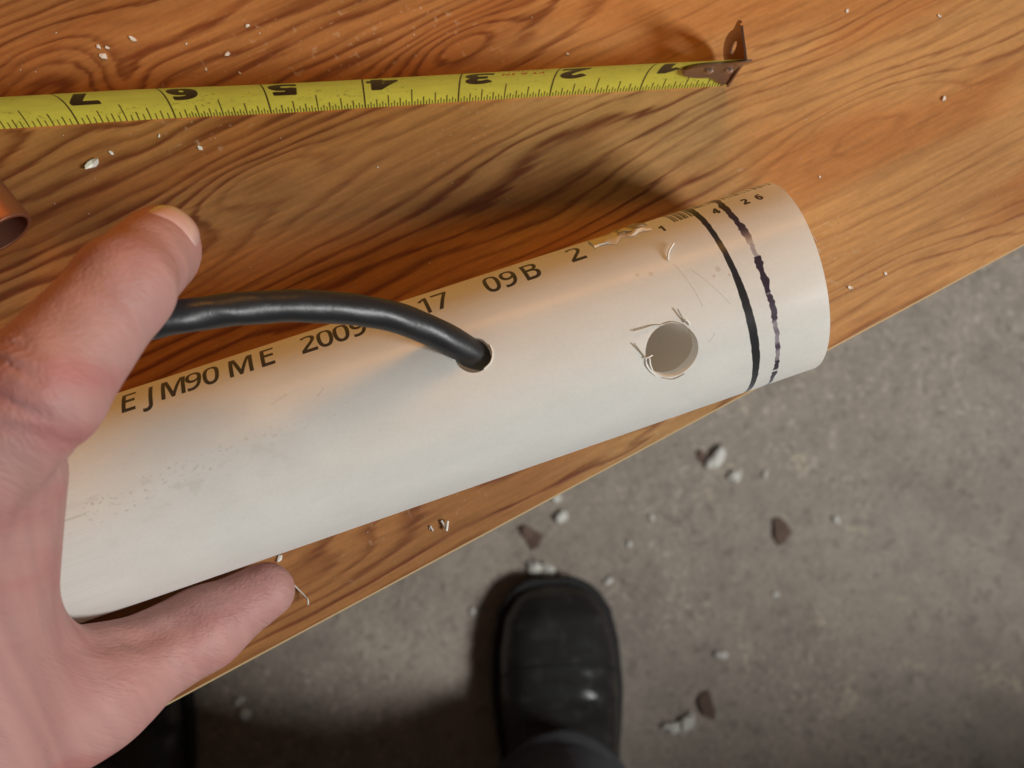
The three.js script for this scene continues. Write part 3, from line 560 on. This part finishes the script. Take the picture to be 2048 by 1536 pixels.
const woodLabels = [
  'largest white plastic chip on the wood, between the yellow tape and the copper tube', 'small white shaving just right of the largest white chip', 'white speck on the wood below the tape figure six',
  'tiny white speck under the tape, between figures seven and six', 'ragged white chip on the wood above the tape figure seven', 'white shaving above the tape, over the gap between figures seven and six',
  'upper left speck of the pair above the ragged chip', 'upper right speck of the pair above the ragged chip', 'white shaving near the top of the picture, above the tape figure five',
  'white speck a little above the tape, between figures six and five', 'speck close to the upper edge of the tape, just right of figure six', 'speck close to the upper edge of the tape, just left of figure five',
  'faint white speck above the tape figure six', 'lone white speck in the shadow of the tape, above figure two', 'white speck on the wood just right of the cut end of the pipe',
  'lone white chip on the wood at the right, level with the tape hook', 'white speck right of the pipe end, close to the plywood edge', 'white speck at the top of the picture, right of the tape hook',
  'white chip between the pipe and the thumb tip', 'white crumb on the wood below the thumb, beside the bright curl', 'small white speck left of the V shaped shaving below the pipe',
  'white speck in the top right corner of the plywood', 'white speck close against the cut end of the pipe', 'tiny speck on the wood above the cut end of the pipe',
];
onWood.forEach(([x, z, s], i) => {
  const m = mesh('plastic_shaving', flake(s / 1000, s / 9000), shavingWhite); m.position.set(x / 1000, 0.00008, z / 1000); m.rotation.y = rr(0, 6.28);
  tag(m, woodLabels[i], 'shaving', 'white shavings on the plywood');
});
const curlShaving = (pts, r, label) => tag(mesh('plastic_curl', new THREE.TubeGeometry(new THREE.CatmullRomCurve3(pts.map((q) => V(...q).multiplyScalar(0.001))), 20, r / 1000, 6), shavingWhite), label, 'shaving');
curlShaving([[-52.6, 0.6, 127.2], [-51.2, 1.0, 128.8], [-50.0, 1.6, 130.2], [-49.3, 2.4, 131.2], [-49.2, 2.9, 132.3]], 0.24, 'thin white plastic curl standing on the wood just right of the thumb tip');
curlShaving([[-62.8, 0.5, 134.1], [-62.0, 1.8, 133.2], [-61.0, 2.6, 132.4], [-60.0, 1.6, 131.6]], 0.42, 'bright white plastic curl on the wood under the thumb');
curlShaving([[-13.9, 0.4, 114.2], [-13.0, 0.9, 116.2], [-12.9, 1.2, 116.9], [-12.3, 1.0, 114.4]], 0.34, 'V shaped white shaving on the wood below the middle of the pipe');
curlShaving([[-16.9, 0.3, 115.3], [-16.3, 0.5, 116.6]], 0.26, 'short white shaving beside the V shaped one below the pipe');

const crumbM = std({ color: lin(0.80, 0.775, 0.71), roughness: 0.9 }), leafM = std({ color: lin(0.17, 0.11, 0.085), roughness: 0.9, side: THREE.DoubleSide });
function crumb(s) {
  const k = new THREE.IcosahedronGeometry(s, 3), p = k.attributes.position;
  const o = rr(0, 50);
  for (let i = 0; i < p.count; i++) { const x = p.getX(i) / s, y = p.getY(i) / s, z = p.getZ(i) / s, q = 0.35 + 0.75 * noise(x * 1.9 + o + z, y * 1.7 + z * 1.5 + o) + 0.35 * noise(x * 5 + o, z * 5 + y * 4); p.setXYZ(i, p.getX(i) * q, p.getY(i) * q * 0.6, p.getZ(i) * q); }
  const g = mergeVertices(k.deleteAttribute('normal').deleteAttribute('uv')); g.computeVertexNormals(); return g;
}
const chips = [
  [88.5, 145, 8.5, 'left one of two white foam crumbs touching the boot toe'], [101, 148, 9.5, 'right one of two white foam crumbs touching the boot toe'], [113, 157, 4.5, 'small white crumb just right of the pair at the boot toe'],
  [274, 55, 10.5, 'biggest white crumb on the concrete, beside a dark fleck under the pipe end'], [290, 74, 7.5, 'white crumb just below the biggest one on the concrete'],
  [115, 80, 6, 'white crumb on the concrete close to the plywood edge, upper of two'], [118, 98, 8, 'white crumb on the concrete close to the plywood edge, lower of two'],
  [203, 303, 8, 'left half of a split white crumb by a brown flake, right of the boot'], [217, 299, 9, 'right half of a split white crumb by a brown flake, right of the boot'],
  [257, 241, 6, 'single white crumb on open concrete right of the boot'], [386, 125, 4.5, 'tiny crumb right of the brown flake on the open concrete'], [157, 163, 4.5, 'tiny pale crumb right of the boot toe'], [26, 179, 4, 'tiny pale crumb left of the boot toe, in its shadow'], [321, 75, 4, 'tiny pale crumb right of the biggest white crumb'], [181, 130, 3.5, 'tiny pale crumb above and right of the boot toe, nearer the boot'], [205, 107, 3.5, 'tiny pale crumb above and right of the boot toe, nearer the plywood'], [317, 190, 3.5, 'tiny pale crumb below the brown flake on the open concrete'], [-188, 252, 7, 'larger greyish crumb on the dark concrete left of the boots'], [-193, 239, 5, 'smaller greyish crumb on the dark concrete left of the boots'],
];
for (const [x, z, s, label] of chips) {
  const m = mesh('foam_crumb', crumb(s * 0.00092), crumbM); m.position.set(x / 1000, FLOOR + s * 0.0003, z / 1000); m.rotation.y = rr(0, 6.28); m.scale.set(rr(0.9, 1.35), 1, rr(0.6, 0.9));
  tag(m, label, 'crumb', 'white crumbs on the concrete');
}
for (const [x, z, s, label] of [[330, 132, 24, 'brown ragged flake on the open concrete at the right'], [238, 288, 24, 'dark brown flake behind the split white crumb'], [88, 115, 26, 'dark greyish flake between the boot toe and the plywood edge'], [262, 54, 14, 'blackish fleck left of the biggest white crumb']]) {
  const m = mesh('brown_flake', flake(s / 1000, 0.0012), leafM); m.position.set(x / 1000, FLOOR + 0.0005, z / 1000); m.rotation.y = rr(0, 6.28); tag(m, label, 'flake');
}
{                                                                  // grit nobody could count
  const parts = [];
  for (let i = 0; i < 420; i++) { const k = new THREE.TetrahedronGeometry(rr(0.0007, 0.0019)); k.rotateX(rr(0, 3)); k.rotateY(rr(0, 3)); k.translate(rr(-0.4, 0.7), FLOOR + 0.0006, rr(-0.15, 0.5)); parts.push(k); }
  tag(mesh('floor_grit', mergeGeometries(parts), std({ color: lin(0.55, 0.50, 0.42), roughness: 0.9 })), 'fine pale grit scattered over the concrete', 'grit', null, 'stuff');
  const dust = [];
  for (let i = 0; i < 150; i++) { const k = new THREE.TetrahedronGeometry(rr(0.00012, 0.00028)); k.rotateX(rr(0, 3)); k.rotateY(rr(0, 3)); const [x, z] = fromGrain(rr(-0.14, 0.17), rr(-0.12, 0.105)); k.translate(x, 0.00012, z); dust.push(k); }
  tag(mesh('plastic_dust', mergeGeometries(dust), shavingWhite), 'fine white plastic dust scattered over the plywood', 'dust', null, 'stuff');
}

renderer.render(scene, camera);
